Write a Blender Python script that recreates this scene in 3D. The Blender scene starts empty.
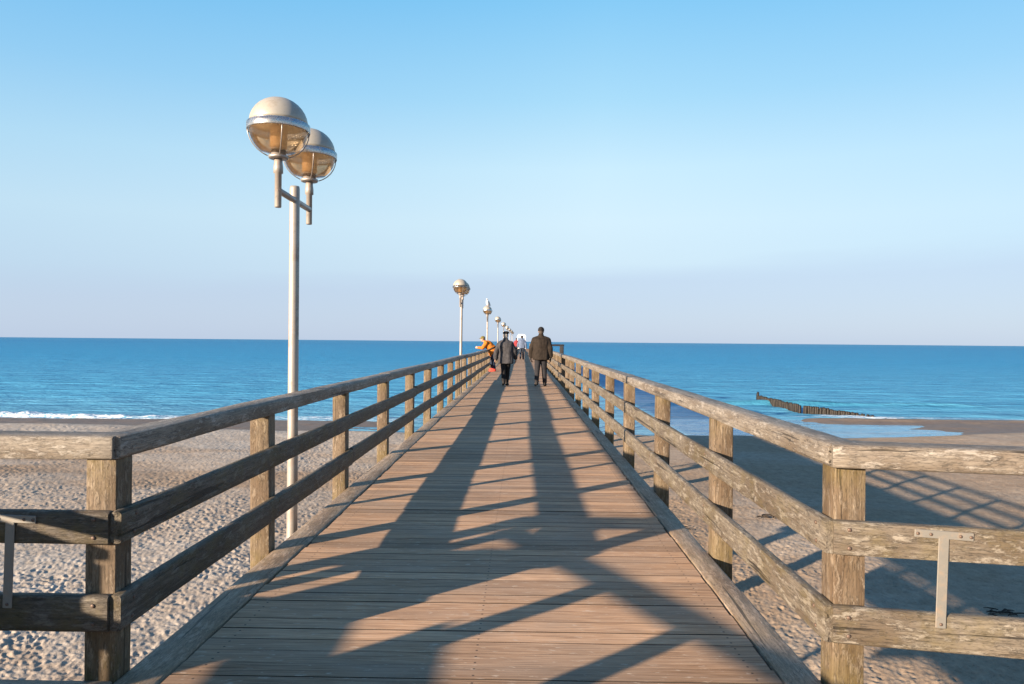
import bpy, bmesh, math, random
import numpy as np
from mathutils import Vector, Matrix, Euler, noise as mnoise

R = math.radians
random.seed(7)
scene = bpy.context.scene
col = scene.collection

# ------------------------------------------------------------------ camera
cam_d = bpy.data.cameras.new('camera')
cam_d.lens = 25.0
cam_d.sensor_width = 36.0
cam_d.clip_start = 0.05
cam_d.clip_end = 60000
cam = bpy.data.objects.new('camera', cam_d)
col.objects.link(cam)
cam.matrix_world = (Matrix.Translation((0, 0, 1.35)) @ Matrix.Rotation(R(0.886), 4, 'Z')
                    @ Matrix.Rotation(R(90.0 - 0.04), 4, 'X') @ Matrix.Rotation(R(0.50), 4, 'Z'))
scene.camera = cam

# ------------------------------------------------------------------ world and sun
SUN_EL = 13.6
SUN_DIR = Vector((0.7524, 0.6587, 0)) * math.cos(R(SUN_EL)) + Vector((0, 0, -math.sin(R(SUN_EL))))
world = bpy.data.worlds.new('World')
scene.world = world
world.use_nodes = True
wn = world.node_tree
wn.nodes.clear()
w_out = wn.nodes.new('ShaderNodeOutputWorld')
w_bg = wn.nodes.new('ShaderNodeBackground')
w_sky = wn.nodes.new('ShaderNodeTexSky')
w_sky.sky_type = 'NISHITA'
w_sky.sun_disc = False
w_sky.sun_elevation = R(SUN_EL)
w_sky.sun_rotation = math.atan2(-0.7524, -0.6587)
w_sky.air_density = 1.0
w_sky.dust_density = 0.6
w_sky.ozone_density = 2.0
# the clear sky's own colours by height above the horizon, over the physical sky
def s2l(*c): return tuple((x / 255 / 12.92 if x / 255 <= 0.04045 else ((x / 255 + 0.055) / 1.055) ** 2.4) for x in c)
EXPO = 1.6
w_tc = wn.nodes.new('ShaderNodeTexCoord')
w_sep = wn.nodes.new('ShaderNodeSeparateXYZ')
wn.links.new(w_tc.outputs['Generated'], w_sep.inputs[0])
def w_ramp(sock, stops):
    nd = wn.nodes.new('ShaderNodeValToRGB'); wn.links.new(sock, nd.inputs[0])
    cr = nd.color_ramp
    while len(cr.elements) < len(stops): cr.elements.new(0.5)
    for e, (p, c) in zip(cr.elements, stops):
        e.position = p; e.color = (*c, 1)
    return nd.outputs[0]
def w_math(op, a, b):
    nd = wn.nodes.new('ShaderNodeMath'); nd.operation = op
    for i, v in enumerate((a, b)):
        if hasattr(v, 'is_linked'): wn.links.new(v, nd.inputs[i])
        else: nd.inputs[i].default_value = v
    return nd.outputs[0]
def w_mix(f, a, b):
    nd = wn.nodes.new('ShaderNodeMix'); nd.data_type = 'RGBA'
    for sk, v in ((nd.inputs[0], f), (nd.inputs[6], a), (nd.inputs[7], b)):
        if hasattr(v, 'is_linked'): wn.links.new(v, sk)
        else: sk.default_value = v if not hasattr(v, '__len__') else (*v, 1)
    return nd.outputs[2]
rampc = w_ramp(w_sep.outputs['Z'], [(0.0, s2l(187, 206, 230)), (0.06, s2l(192, 211, 234)), (0.115, s2l(204, 225, 240)), (0.165, s2l(210, 233, 245)),
                                    (0.234, s2l(202, 233, 248)), (0.32, s2l(168, 219, 246)), (0.43, s2l(132, 202, 244)), (0.62, s2l(98, 158, 210)), (1.0, s2l(84, 126, 176))])
rampe = w_ramp(w_sep.outputs['Z'], [(0.0, s2l(182, 203, 229)), (0.06, s2l(181, 204, 230)), (0.155, s2l(187, 218, 238)),
                                    (0.234, s2l(168, 213, 240)), (0.32, s2l(138, 199, 240)), (0.43, s2l(102, 184, 237)), (0.62, s2l(62, 128, 202)), (1.0, s2l(40, 88, 160))])
side = w_math('MINIMUM', w_math('MULTIPLY', w_math('ABSOLUTE', w_math('SUBTRACT', w_sep.outputs['X'], 0.10), 0), 1.2), 1.0)
ramp = w_mix(side, rampc, rampe)
# a faint bank of lilac haze low over the sea, thicker to the right
w_map = wn.nodes.new('ShaderNodeMapping'); wn.links.new(w_tc.outputs['Generated'], w_map.inputs[0]); w_map.inputs['Scale'].default_value = (1.2, 1.2, 9)
w_no = wn.nodes.new('ShaderNodeTexNoise'); wn.links.new(w_map.outputs[0], w_no.inputs['Vector']); w_no.inputs['Scale'].default_value = 2.2; w_no.inputs['Detail'].default_value = 4
edge = w_math('ADD', 0.090, w_math('MULTIPLY', w_sep.outputs['X'], 0.038))
edge = w_math('ADD', edge, w_math('MULTIPLY', w_math('SUBTRACT', w_no.outputs[0], 0.5), 0.05))
dd = w_math('SUBTRACT', edge, w_sep.outputs['Z'])
bank = w_ramp(w_math('ADD', w_math('MULTIPLY', dd, 32), 0.5), [(0.0, (0, 0, 0)), (1.0, (1, 1, 1))])
skyc = w_mix(w_math('MULTIPLY', bank, 0.75), ramp, s2l(184, 202, 229))
k = 1 / (0.15 * 2 ** EXPO)
sc_ = wn.nodes.new('ShaderNodeVectorMath'); sc_.operation = 'SCALE'; wn.links.new(skyc, sc_.inputs[0]); sc_.inputs['Scale'].default_value = k
final = w_mix(0.94, w_sky.outputs[0], sc_.outputs[0])
w_bg.inputs['Strength'].default_value = 0.15
wn.links.new(final, w_bg.inputs[0])
wn.links.new(w_bg.outputs[0], w_out.inputs[0])

sun_d = bpy.data.lights.new('sun', 'SUN')
sun_d.energy = 5.0
sun_d.angle = R(0.6)
sun_d.color = (1.0, 0.795, 0.585)
sun = bpy.data.objects.new('sun', sun_d)
col.objects.link(sun)
sun.rotation_euler = SUN_DIR.to_track_quat('-Z', 'Y').to_euler()

scene.view_settings.view_transform = 'Standard'
scene.view_settings.look = 'None'
scene.view_settings.gamma = 1
scene.view_settings.exposure = EXPO

SAND = -3.4
SEA = -3.9

# ------------------------------------------------------------------ helpers
def tag(o, label=None, cat=None, group=None, kind=None):
    if label: o['label'] = label
    if cat: o['category'] = cat
    if group: o['group'] = group
    if kind: o['kind'] = kind
    return o

def empty(name, loc=(0, 0, 0), rz=0.0, label=None, cat=None, group=None):
    o = bpy.data.objects.new(name, None)
    col.objects.link(o)
    o.location = loc
    o.rotation_euler = (0, 0, rz)
    o.empty_display_size = 0.2
    return tag(o, label, cat, group)

def link_mesh(name, me, parent=None, loc=(0, 0, 0), rot=(0, 0, 0)):
    o = bpy.data.objects.new(name, me)
    col.objects.link(o)
    o.location = loc
    o.rotation_euler = rot
    if parent: o.parent = parent
    return o

def bm_mesh(name, bm, mat, smooth=True):
    me = bpy.data.meshes.new(name)
    bm.normal_update()
    bm.to_mesh(me)
    bm.free()
    if mat: me.materials.append(mat)
    if smooth:
        me.shade_smooth()
    return me

def bm_obj(name, bm, mat, parent=None, loc=(0, 0, 0), rot=(0, 0, 0), smooth=True):
    return link_mesh(name, bm_mesh(name, bm, mat, smooth), parent, loc, rot)

def sharp(me, ang=35):
    me.shade_smooth()
    me.set_sharp_from_angle(angle=R(ang))
    return me

def loft(bm, rings, cap=True, closed=False):
    """rings: list of lists of co; joins consecutive rings"""
    vr = [[bm.verts.new(c) for c in r] for r in rings]
    n = len(rings[0])
    for a, b in zip(vr[:-1], vr[1:]):
        for i in range(n):
            bm.faces.new((a[i], a[(i + 1) % n], b[(i + 1) % n], b[i]))
    if closed:
        a, b = vr[-1], vr[0]
        for i in range(n):
            bm.faces.new((a[i], a[(i + 1) % n], b[(i + 1) % n], b[i]))
    elif cap:
        bm.faces.new(vr[0][::-1])
        bm.faces.new(vr[-1])
    return vr

def tube(bm, pts, rad, n=12, cap=True):
    pts = [Vector(p) for p in pts]
    if not hasattr(rad, '__len__'): rad = [rad] * len(pts)
    rings = []
    prev = None
    for i, p in enumerate(pts):
        d = (pts[min(i + 1, len(pts) - 1)] - pts[max(i - 1, 0)]).normalized()
        if prev is None:
            u = d.orthogonal().normalized()
        else:
            u = (prev - d * prev.dot(d)).normalized()
        prev = u
        v = d.cross(u)
        rings.append([p + (u * math.cos(2 * math.pi * k / n) + v * math.sin(2 * math.pi * k / n)) * rad[i] for k in range(n)])
    loft(bm, rings, cap)

def capsule(bm, a, b, ra, rb, n=14):
    a, b = Vector(a), Vector(b)
    d = (b - a).normalized()
    pts, rad = [], []
    for t in (-0.98, -0.8, -0.45):
        pts.append(a + d * ra * t); rad.append(ra * math.sqrt(1 - t * t))
    for k in range(5):
        t = k / 4
        pts.append(a.lerp(b, t)); rad.append(ra + (rb - ra) * t)
    for t in (0.45, 0.8, 0.98):
        pts.append(b + d * rb * t); rad.append(rb * math.sqrt(1 - t * t))
    tube(bm, pts, rad, n)

def ellipsoid(bm, c, r, rot=(0, 0, 0), u=20, v=12):
    m = Matrix.Translation(c) @ Euler(rot).to_matrix().to_4x4() @ Matrix.Diagonal((r[0], r[1], r[2], 1))
    bmesh.ops.create_uvsphere(bm, u_segments=u, v_segments=v, radius=1.0, matrix=m)

def lathe(bm, prof, n=32, c=(0, 0, 0), cap=True):
    c = Vector(c)
    rings = [[c + Vector((r * math.cos(2 * math.pi * k / n), r * math.sin(2 * math.pi * k / n), z)) for k in range(n)] for r, z in prof]
    loft(bm, rings, cap)

def bevel_box(bm, size, c=(0, 0, 0), bev=0.006, seg=2, rot=None):
    t = bmesh.new()
    bmesh.ops.create_cube(t, size=1.0)
    bmesh.ops.scale(t, vec=size, verts=t.verts)
    if bev:
        bmesh.ops.bevel(t, geom=t.edges[:], offset=bev, segments=seg, affect='EDGES', profile=0.5)
    m = Matrix.Translation(c)
    if rot: m = m @ Euler(rot).to_matrix().to_4x4()
    bmesh.ops.transform(t, matrix=m, verts=t.verts)
    me = bpy.data.meshes.new('tmp'); t.to_mesh(me); t.free()
    bm.from_mesh(me); bpy.data.meshes.remove(me)

def timber_bm(L, w, h, seed, axis='Y', step=0.09, bev=0.012, amp=0.0022, wear=0.004):
    """a weathered squared timber from 0 to L along its axis, with a worn, uneven section"""
    bm = bmesh.new()
    n = max(2, int(L / step))
    b = bev
    sec = []
    for sx, sz in ((1, -1), (1, 1), (-1, 1), (-1, -1)):
        cx, cz = sx * (w / 2 - b), sz * (h / 2 - b)
        a0 = math.atan2(sz, sx) - math.pi / 4
        for k in range(3):
            a = a0 + k * math.pi / 4
            sec.append((cx + b * math.cos(a), cz + b * math.sin(a)))
        # a mid-face point follows each corner
        nx, nz = {(1, -1): (w / 2, 0), (1, 1): (0, h / 2), (-1, 1): (-w / 2, 0), (-1, -1): (0, -h / 2)}[(sx, sz)]
        sec.append((nx, nz))
    rings = []
    ys = [0.0, 0.006] + [L * (i / n) for i in range(1, n)] + [L - 0.006, L]
    for j, y in enumerate(ys):
        r = []
        s = 0.96 if j in (0, len(ys) - 1) else 1.0
        for k, (x, z) in enumerate(sec):
            e = mnoise.noise(Vector((y * 5.0, k * 3.7 + seed * 13.1, seed * 7.7)))
            e2 = mnoise.noise(Vector((y * 1.3, k * 1.3, seed * 3.3 + 50)))
            ln = math.hypot(x, z)
            d = e * amp + e2 * amp - (wear * max(0, e) if k % 4 != 3 else 0)
            f = (ln + d) / ln * s
            if axis == 'Y': r.append(Vector((x * f, y, z * f)))
            else: r.append(Vector((x * f, z * f, y)))
        rings.append(r if axis == 'Y' else r[::-1])
    loft(bm, [q[::-1] for q in rings])
    return bm

def voxel(bm, size, smooth_it=2):
    """joins overlapping closed shells into one continuous surface"""
    me = bpy.data.meshes.new('tmp'); bm.to_mesh(me); bm.free()
    o = bpy.data.objects.new('tmp', me); col.objects.link(o)
    m = o.modifiers.new('r', 'REMESH'); m.mode = 'VOXEL'; m.voxel_size = size; m.use_smooth_shade = True
    s = o.modifiers.new('s', 'SMOOTH'); s.iterations = smooth_it; s.factor = 0.5
    dg = bpy.context.evaluated_depsgraph_get()
    out = bpy.data.meshes.new_from_object(o.evaluated_get(dg))
    bpy.data.objects.remove(o); bpy.data.meshes.remove(me)
    out.shade_smooth()
    return out

# vectorised lattice noise for the terrain
_rs = np.random.RandomState(3)
_perm = _rs.permutation(4096)
_val = _rs.rand(4096)
_val2 = _rs.rand(4096)
_val3 = _rs.rand(4096)
def _h(ix, iy):
    return _perm[(_perm[ix & 4095] + iy) & 4095]
def vnoise(x, y):
    ix = np.floor(x).astype(np.int64); iy = np.floor(y).astype(np.int64)
    fx = x - ix; fy = y - iy
    fx = fx * fx * (3 - 2 * fx); fy = fy * fy * (3 - 2 * fy)
    a = _val[_h(ix, iy)]; b = _val[_h(ix + 1, iy)]; c = _val[_h(ix, iy + 1)]; d = _val[_h(ix + 1, iy + 1)]
    return (a * (1 - fx) + b * fx) * (1 - fy) + (c * (1 - fx) + d * fx) * fy
def fbm(x, y, o=4, g=0.5):
    s = np.zeros_like(x); a = 1.0; t = 0
    for k in range(o):
        s += a * (vnoise(x * 2 ** k + 17.3 * k, y * 2 ** k + 5.1 * k) - 0.5); t += a; a *= g
    return s / t * 2
def sstep(a, b, x):
    t = np.clip((x - a) / (b - a), 0, 1)
    return t * t * (3 - 2 * t)
def footprints(x, y, cell, keep):
    """scattered elongated dents with a pushed-up rim"""
    gx = x / cell; gy = y / cell
    ix = np.floor(gx).astype(np.int64); iy = np.floor(gy).astype(np.int64)
    out = np.zeros_like(x)
    for dx in (-1, 0, 1):
        for dy in (-1, 0, 1):
            hh = _h(ix + dx + 1000, iy + dy + 1000)
            px = ix + dx + _val[hh]; py = iy + dy + _val2[hh]
            a = _val3[hh] * math.pi
            k = _val[(hh * 7 + 13) & 4095]
            ex = gx - px; ey = gy - py
            u = ex * np.cos(a) + ey * np.sin(a); v = -ex * np.sin(a) + ey * np.cos(a)
            r = np.sqrt((u / 0.62) ** 2 + (v / 0.36) ** 2)
            dent = -np.exp(-(r ** 2) * 1.6) + 0.5 * np.exp(-((r - 1.35) ** 2) * 6)
            out += np.where(k < keep, dent * (0.5 + k), 0)
    return out

def grid_obj(name, co, nu, nv, mat, wrap=False, attrs=None):
    """co: (nu*nv,3) array, u index fastest along rows of nv"""
    i = np.arange(nu - 1 if not wrap else nu)[:, None]; j = np.arange(nv - 1)[None, :]
    i2 = (i + 1) % nu
    f = np.stack([i * nv + j, i2 * nv + j, i2 * nv + j + 1, i * nv + j + 1], -1).reshape(-1, 4)
    me = bpy.data.meshes.new(name)
    me.vertices.add(len(co)); me.vertices.foreach_set('co', co.astype(np.float32).ravel())
    me.loops.add(f.size); me.loops.foreach_set('vertex_index', f.astype(np.int32).ravel())
    me.polygons.add(len(f)); me.polygons.foreach_set('loop_start', np.arange(0, f.size, 4, dtype=np.int32))
    me.polygons.foreach_set('loop_total', np.full(len(f), 4, dtype=np.int32))
    me.update(calc_edges=True)
    for k, v in (attrs or {}).items():
        a = me.attributes.new(k, 'FLOAT', 'POINT'); a.data.foreach_set('value', v.astype(np.float32).ravel())
    me.materials.append(mat)
    me.shade_smooth()
    o = bpy.data.objects.new(name, me); col.objects.link(o)
    return o

# ------------------------------------------------------------------ material helpers
class NT:
    def __init__(s, name):
        s.m = bpy.data.materials.new(name); s.m.use_nodes = True
        s.t = s.m.node_tree; s.t.nodes.clear()
        s.out = s.t.nodes.new('ShaderNodeOutputMaterial')
        s.p = s.t.nodes.new('ShaderNodeBsdfPrincipled')
        s.t.links.new(s.p.outputs[0], s.out.inputs[0])
    def n(s, typ, **kw):
        nd = s.t.nodes.new('ShaderNode' + typ)
        for k, v in kw.items(): setattr(nd, k, v)
        return nd
    def l(s, a, b): s.t.links.new(a, b)
    def put(s, sock, v):
        if hasattr(v, 'is_linked') or hasattr(v, 'links'): s.l(v, sock)
        else: sock.default_value = v
    def noise(s, vec, scale, detail=4, rough=0.55, w=None, dist=0):
        nd = s.n('TexNoise')
        if w is not None:
            nd.noise_dimensions = '4D'; s.put(nd.inputs['W'], w)
        s.l(vec, nd.inputs['Vector'])
        nd.inputs['Scale'].default_value = scale; nd.inputs['Detail'].default_value = detail
        nd.inputs['Roughness'].default_value = rough; nd.inputs['Distortion'].default_value = dist
        return nd.outputs['Fac']
    def mapping(s, vec, scale=(1, 1, 1), loc=(0, 0, 0), rot=(0, 0, 0)):
        nd = s.n('Mapping'); s.l(vec, nd.inputs[0])
        nd.inputs['Scale'].default_value = scale; nd.inputs['Location'].default_value = loc; nd.inputs['Rotation'].default_value = rot
        return nd.outputs[0]
    def ramp(s, fac, stops, interp='LINEAR'):
        nd = s.n('ValToRGB'); s.l(fac, nd.inputs[0]); cr = nd.color_ramp; cr.interpolation = interp
        while len(cr.elements) < len(stops): cr.elements.new(0.5)
        for e, (p, c) in zip(cr.elements, stops):
            e.position = p; e.color = (c, c, c, 1) if not hasattr(c, '__len__') else (*c, 1)
        return nd.outputs[0]
    def mix(s, fac, a, b, mode='MIX'):
        nd = s.n('Mix', data_type='RGBA', blend_type=mode)
        s.put(nd.inputs[0], fac)
        for sock, v in ((nd.inputs[6], a), (nd.inputs[7], b)):
            s.put(sock, (*v, 1) if isinstance(v, tuple) and len(v) == 3 else v)
        return nd.outputs[2]
    def math(s, op, a, b=None, c=None, clamp=False):
        nd = s.n('Math', operation=op, use_clamp=clamp)
        for i, v in enumerate((a, b, c)):
            if v is not None: s.put(nd.inputs[i], v)
        return nd.outputs[0]
    def rng(s, v, a, b, c=0.0, d=1.0):
        nd = s.n('MapRange'); s.l(v, nd.inputs[0])
        for i, x in enumerate((a, b, c, d)): nd.inputs[i + 1].default_value = x
        return nd.outputs[0]
    def bump(s, h, strength=0.3, dist=0.01, normal=None):
        nd = s.n('Bump'); s.l(h, nd.inputs['Height'])
        nd.inputs['Strength'].default_value = strength; nd.inputs['Distance'].default_value = dist
        if normal is not None: s.l(normal, nd.inputs['Normal'])
        return nd.outputs[0]
    def base(s, v): s.put(s.p.inputs['Base Color'], (*v, 1) if isinstance(v, tuple) and len(v) == 3 else v)
    def set(s, **kw):
        for k, v in kw.items(): s.put(s.p.inputs[k.replace('_', ' ')], v)

def wood_mat(name, dark, mid, light, axis='Y', algae=0.0, patch=0.5, algae_z=None):
    s = NT(name)
    tc = s.n('TexCoord').outputs['Object']
    rnd = s.n('ObjectInfo').outputs['Random']
    w = s.math('MULTIPLY', rnd, 60.0)
    st = lambda k: {'Y': (1, k, 1), 'Z': (1, 1, k)}[axis]
    mg = s.mapping(tc, st(0.03)); mp = s.mapping(tc, st(0.28)); mf = s.mapping(tc, st(0.16))
    grain = s.noise(mg, 95, 6, 0.7, w, 0.5)
    fine = s.noise(mf, 190, 4, 0.7, w)
    broad = s.noise(mp, 7, 6, 0.65, w)
    peel = s.noise(mp, 34, 8, 0.78, s.math('ADD', w, 9.0), 0.25)
    c = s.ramp(grain, [(0.30, dark), (0.48, mid), (0.66, light)])
    c = s.mix(s.ramp(broad, [(0.44, 0.0), (0.60, 0.8)]), c, (mid[0] * 0.58, mid[1] * 0.50, mid[2] * 0.42))
    c = s.mix(s.ramp(fine, [(0.36, 0.75), (0.50, 0.0)]), c, tuple(x * 0.55 for x in dark))
    # bleached, flaking skin and crusts of lichen
    pm = s.math('MULTIPLY', s.ramp(peel, [(0.53, 0.0), (0.57, 1.0)]), patch)
    pale = tuple(min(1, x * 1.5) for x in light)
    pale = (pale[0] * 0.97, pale[1], pale[2] * 1.06)
    c = s.mix(pm, c, pale)
    dk = s.noise(mp, 48, 6, 0.75, s.math('ADD', w, 15.0), 0.8)
    c = s.mix(s.math('MULTIPLY', s.ramp(dk, [(0.57, 0.0), (0.62, 1.0)]), 0.65), c, tuple(x * 0.5 for x in dark))
    # drying cracks
    cr = s.noise(mg, 24, 4, 0.55, s.math('ADD', w, 21.0), 0.8)
    cm = s.ramp(cr, [(0.345, 1.0), (0.37, 0.0)])
    c = s.mix(s.math('MULTIPLY', cm, 0.85), c, tuple(x * 0.25 for x in dark))
    if algae:
        al = s.noise(tc, 7, 6, 0.7, s.math('ADD', w, 33.0))
        am = s.ramp(al, [(0.47, 0.0), (0.60, 1.0)])
        if algae_z is not None:
            sz = s.n('SeparateXYZ'); s.l(tc, sz.inputs[0])
            zz = s.ramp(s.rng(sz.outputs['Z'], 0.0, 1.25), algae_z)
            am = s.math('MULTIPLY', s.math('ADD', am, 0.35, clamp=True), zz)
        am = s.math('MULTIPLY', am, s.ramp(fine, [(0.35, 0.4), (0.6, 1.0)]))
        c = s.mix(s.math('MULTIPLY', am, algae), c, (0.105, 0.078, 0.014))
    s.base(c)
    s.set(Roughness=0.62, Specular_IOR_Level=0.4)
    h = s.math('ADD', s.math('MULTIPLY', grain, 0.8), s.math('MULTIPLY', cm, -1.2))
    h = s.math('ADD', h, s.math('MULTIPLY', s.ramp(peel, [(0.5, 0.0), (0.6, 1.0)]), 0.5))
    h = s.math('ADD', h, s.math('MULTIPLY', fine, 0.5))
    s.l(s.bump(h, 0.8, 0.005), s.p.inputs['Normal'])
    return s.m

RAIL = wood_mat('weathered_rail_wood', (0.046, 0.038, 0.030), (0.145, 0.122, 0.095), (0.222, 0.193, 0.152), 'Y', algae=0.35, patch=0.6)
CAP = wood_mat('worn_cap_wood', (0.085, 0.073, 0.062), (0.195, 0.168, 0.139), (0.275, 0.245, 0.206), 'Y', algae=0.08, patch=0.55)
POST = wood_mat('post_wood', (0.052, 0.036, 0.023), (0.145, 0.104, 0.069), (0.225, 0.178, 0.128), 'Z', algae=0.75, patch=0.45,
                algae_z=[(0.0, 1.0), (0.32, 0.75), (0.5, 0.12), (0.85, 0.12), (0.95, 0.6), (1.0, 1.0)])
LRAIL = wood_mat('left_rail_wood', (0.026, 0.022, 0.018), (0.085, 0.070, 0.054), (0.145, 0.124, 0.098), 'Y', algae=0.4, patch=0.5)  # darker wood for the left-hand rail boards
BEAM = wood_mat('dark_beam_wood', (0.02, 0.016, 0.012), (0.05, 0.04, 0.03), (0.09, 0.072, 0.056), 'Y', algae=0.3, patch=0.2)
PILE = wood_mat('tarred_pile_wood', (0.005, 0.004, 0.0032), (0.011, 0.0085, 0.0066), (0.024, 0.018, 0.0135), 'Z', algae=0.06, patch=0.15)
KERB = wood_mat('kerb_wood', (0.17, 0.125, 0.085), (0.31, 0.235, 0.165), (0.43, 0.33, 0.24), 'Y', algae=0.25, patch=0.35)

def deck_mat():
    s = NT('deck_planks')
    pos = s.n('TexCoord').outputs['Object']
    rnd = s.n('Attribute', attribute_name='tint').outputs['Fac']
    w = s.math('MULTIPLY', rnd, 40.0)
    mg = s.mapping(pos, (0.04, 1, 1))
    grain = s.noise(mg, 95, 5, 0.65, w, 0.3)
    c = s.ramp(grain, [(0.27, (0.165, 0.095, 0.054)), (0.48, (0.415, 0.260, 0.155)), (0.72, (0.63, 0.432, 0.284))])
    # each plank has aged differently
    c = s.mix(0.85, c, s.ramp(rnd, [(0.0, (0.56, 0.54, 0.53)), (0.3, (0.88, 0.86, 0.85)), (0.75, (1.08, 1.03, 1.0)), (1.0, (1.32, 1.29, 1.26))]), 'MULTIPLY')
    br = s.noise(s.mapping(pos, (0.35, 1, 1)), 3.2, 5, 0.6)
    c = s.mix(s.ramp(br, [(0.42, 0.0), (0.7, 0.6)]), c, (0.31, 0.235, 0.175))
    st = s.noise(pos, 1.1, 4, 0.6)
    c = s.mix(s.ramp(st, [(0.5, 0.0), (0.72, 0.4)]), c, (0.17, 0.125, 0.095))
    kn = s.n('TexVoronoi'); kn.voronoi_dimensions = '4D'; s.l(s.mapping(pos, (0.55, 1, 1)), kn.inputs['Vector']); s.l(w, kn.inputs['W'])
    kn.inputs['Scale'].default_value = 4.6
    c = s.mix(s.ramp(kn.outputs['Distance'], [(0.035, 0.9), (0.06, 0.0)]), c, (0.03, 0.02, 0.015))
    fl = s.noise(s.mapping(pos, (0.3, 1, 1)), 55, 3, 0.6, w)
    c = s.mix(s.ramp(fl, [(0.60, 0.0), (0.68, 0.55)]), c, (0.56, 0.46, 0.36))
    gn = s.n('NewGeometry'); sn = s.n('SeparateXYZ'); s.l(gn.outputs['True Normal'], sn.inputs[0])
    c = s.mix(s.rng(s.math('ABSOLUTE', sn.outputs['Z']), 0.80, 0.95, 1.0, 0.0), c, (0.035, 0.025, 0.018))     # board edges painted dark like shaded gaps, hiding thin sunlit lines
    # rows of screw heads over the bearers
    sq = s.n('SeparateXYZ'); s.l(pos, sq.inputs[0])
    fy = s.math('FRACT', s.math('DIVIDE', s.math('SUBTRACT', sq.outputs['Y'], 2.60), 0.118))
    dv = s.math('MULTIPLY', s.math('SUBTRACT', s.math('ABSOLUTE', s.math('SUBTRACT', fy, 0.5)), 0.24), 0.118)
    du = None
    for x0 in (-1.30, -0.19, 0.95):
        q = s.math('ABSOLUTE', s.math('SUBTRACT', sq.outputs['X'], x0))
        du = q if du is None else s.math('MINIMUM', du, q)
    rr_ = s.math('SQRT', s.math('ADD', s.math('MULTIPLY', du, du), s.math('MULTIPLY', dv, dv)))
    c = s.mix(s.rng(rr_, 0.0045, 0.0065, 0.85, 0.0), c, (0.045, 0.035, 0.03))
    s.base(c)
    s.set(Roughness=0.78, Specular_IOR_Level=0.25)
    sx = s.n('SeparateXYZ'); s.l(pos, sx.inputs[0])
    gr = s.math('SINE', s.math('MULTIPLY', sx.outputs['Y'], 2 * math.pi / 0.0195))
    h = s.math('ADD', s.math('MULTIPLY', grain, 1.0), s.math('MULTIPLY', gr, 0.10))
    s.l(s.bump(h, 0.35, 0.003), s.p.inputs['Normal'])
    return s.m
DECK = deck_mat()

def metal_mat(name, colr, rough=0.4, metallic=0.9, wear=(0.25, 0.16, 0.11), amount=0.25, scale=14):
    s = NT(name)
    tc = s.n('TexCoord').outputs['Object']
    n1 = s.noise(tc, scale, 5, 0.65); n2 = s.noise(tc, scale * 5, 3, 0.6)
    c = s.mix(s.ramp(n1, [(0.5, 0.0), (0.7, amount)]), colr, wear)
    c = s.mix(s.ramp(n2, [(0.6, 0.0), (0.75, amount)]), c, tuple(x * 0.5 for x in colr))
    s.base(c)
    s.set(Metallic=metallic)
    s.l(s.rng(n1, 0.3, 0.7, rough - 0.08, rough + 0.15), s.p.inputs['Roughness'])
    s.l(s.bump(n2, 0.08, 0.002), s.p.inputs['Normal'])
    return s.m
GALV = metal_mat('galvanised_pole', (0.30, 0.275, 0.25), 0.48, 0.3, (0.20, 0.11, 0.075), 0.6, 6)
STEEL = metal_mat('galvanised_steel', (0.55, 0.55, 0.55), 0.42, 0.8)
DOME = metal_mat('lamp_dome_metal', (0.34, 0.315, 0.27), 0.42, 0.2, (0.20, 0.16, 0.12), 0.55, 10)
RINGM = metal_mat('lamp_band_metal', (0.72, 0.72, 0.72), 0.22, 0.95, (0.5, 0.45, 0.4), 0.2, 12)
COLLAR = metal_mat('lamp_collar_metal', (0.34, 0.32, 0.31), 0.45, 0.7)
BRACKET = metal_mat('bracket_zinc', (0.19, 0.182, 0.165), 0.55, 0.3, (0.30, 0.2, 0.12), 0.35, 30)

def plain(name, c, rough=0.7, var=0.25, scale=25, metallic=0.0, spec=0.3):
    s = NT(name)
    tc = s.n('TexCoord').outputs['Object']
    n1 = s.noise(tc, scale, 5, 0.65)
    s.base(s.mix(s.ramp(n1, [(0.3, 0.0), (0.7, 1.0)]), tuple(x * (1 - var) for x in c), tuple(min(1, x * (1 + var)) for x in c)))
    s.set(Roughness=rough, Metallic=metallic, Specular_IOR_Level=spec)
    s.l(s.bump(n1, 0.2, 0.004), s.p.inputs['Normal'])
    return s.m

def glass_mat():
    s = NT('smoky_lamp_glass')
    tr = s.n('BsdfTransparent'); tr.inputs[0].default_value = (0.90, 0.80, 0.66, 1)
    gl = s.n('BsdfGlossy'); gl.inputs['Color'].default_value = (0.9, 0.9, 0.9, 1); gl.inputs['Roughness'].default_value = 0.06
    df = s.n('BsdfTranslucent'); df.inputs[0].default_value = (0.92, 0.78, 0.58, 1)
    tc = s.n('TexCoord').outputs['Object']
    d = s.n('MixShader'); s.l(s.rng(s.noise(tc, 8, 4), 0.3, 0.7, 0.42, 0.68), d.inputs[0]); s.l(tr.outputs[0], d.inputs[1]); s.l(df.outputs[0], d.inputs[2])
    fr = s.n('Fresnel'); fr.inputs[0].default_value = 1.25
    mx = s.n('MixShader'); s.l(fr.outputs[0], mx.inputs[0]); s.l(d.outputs[0], mx.inputs[1]); s.l(gl.outputs[0], mx.inputs[2])
    s.l(mx.outputs[0], s.out.inputs[0])
    return s.m
GLASS = glass_mat()

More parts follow.
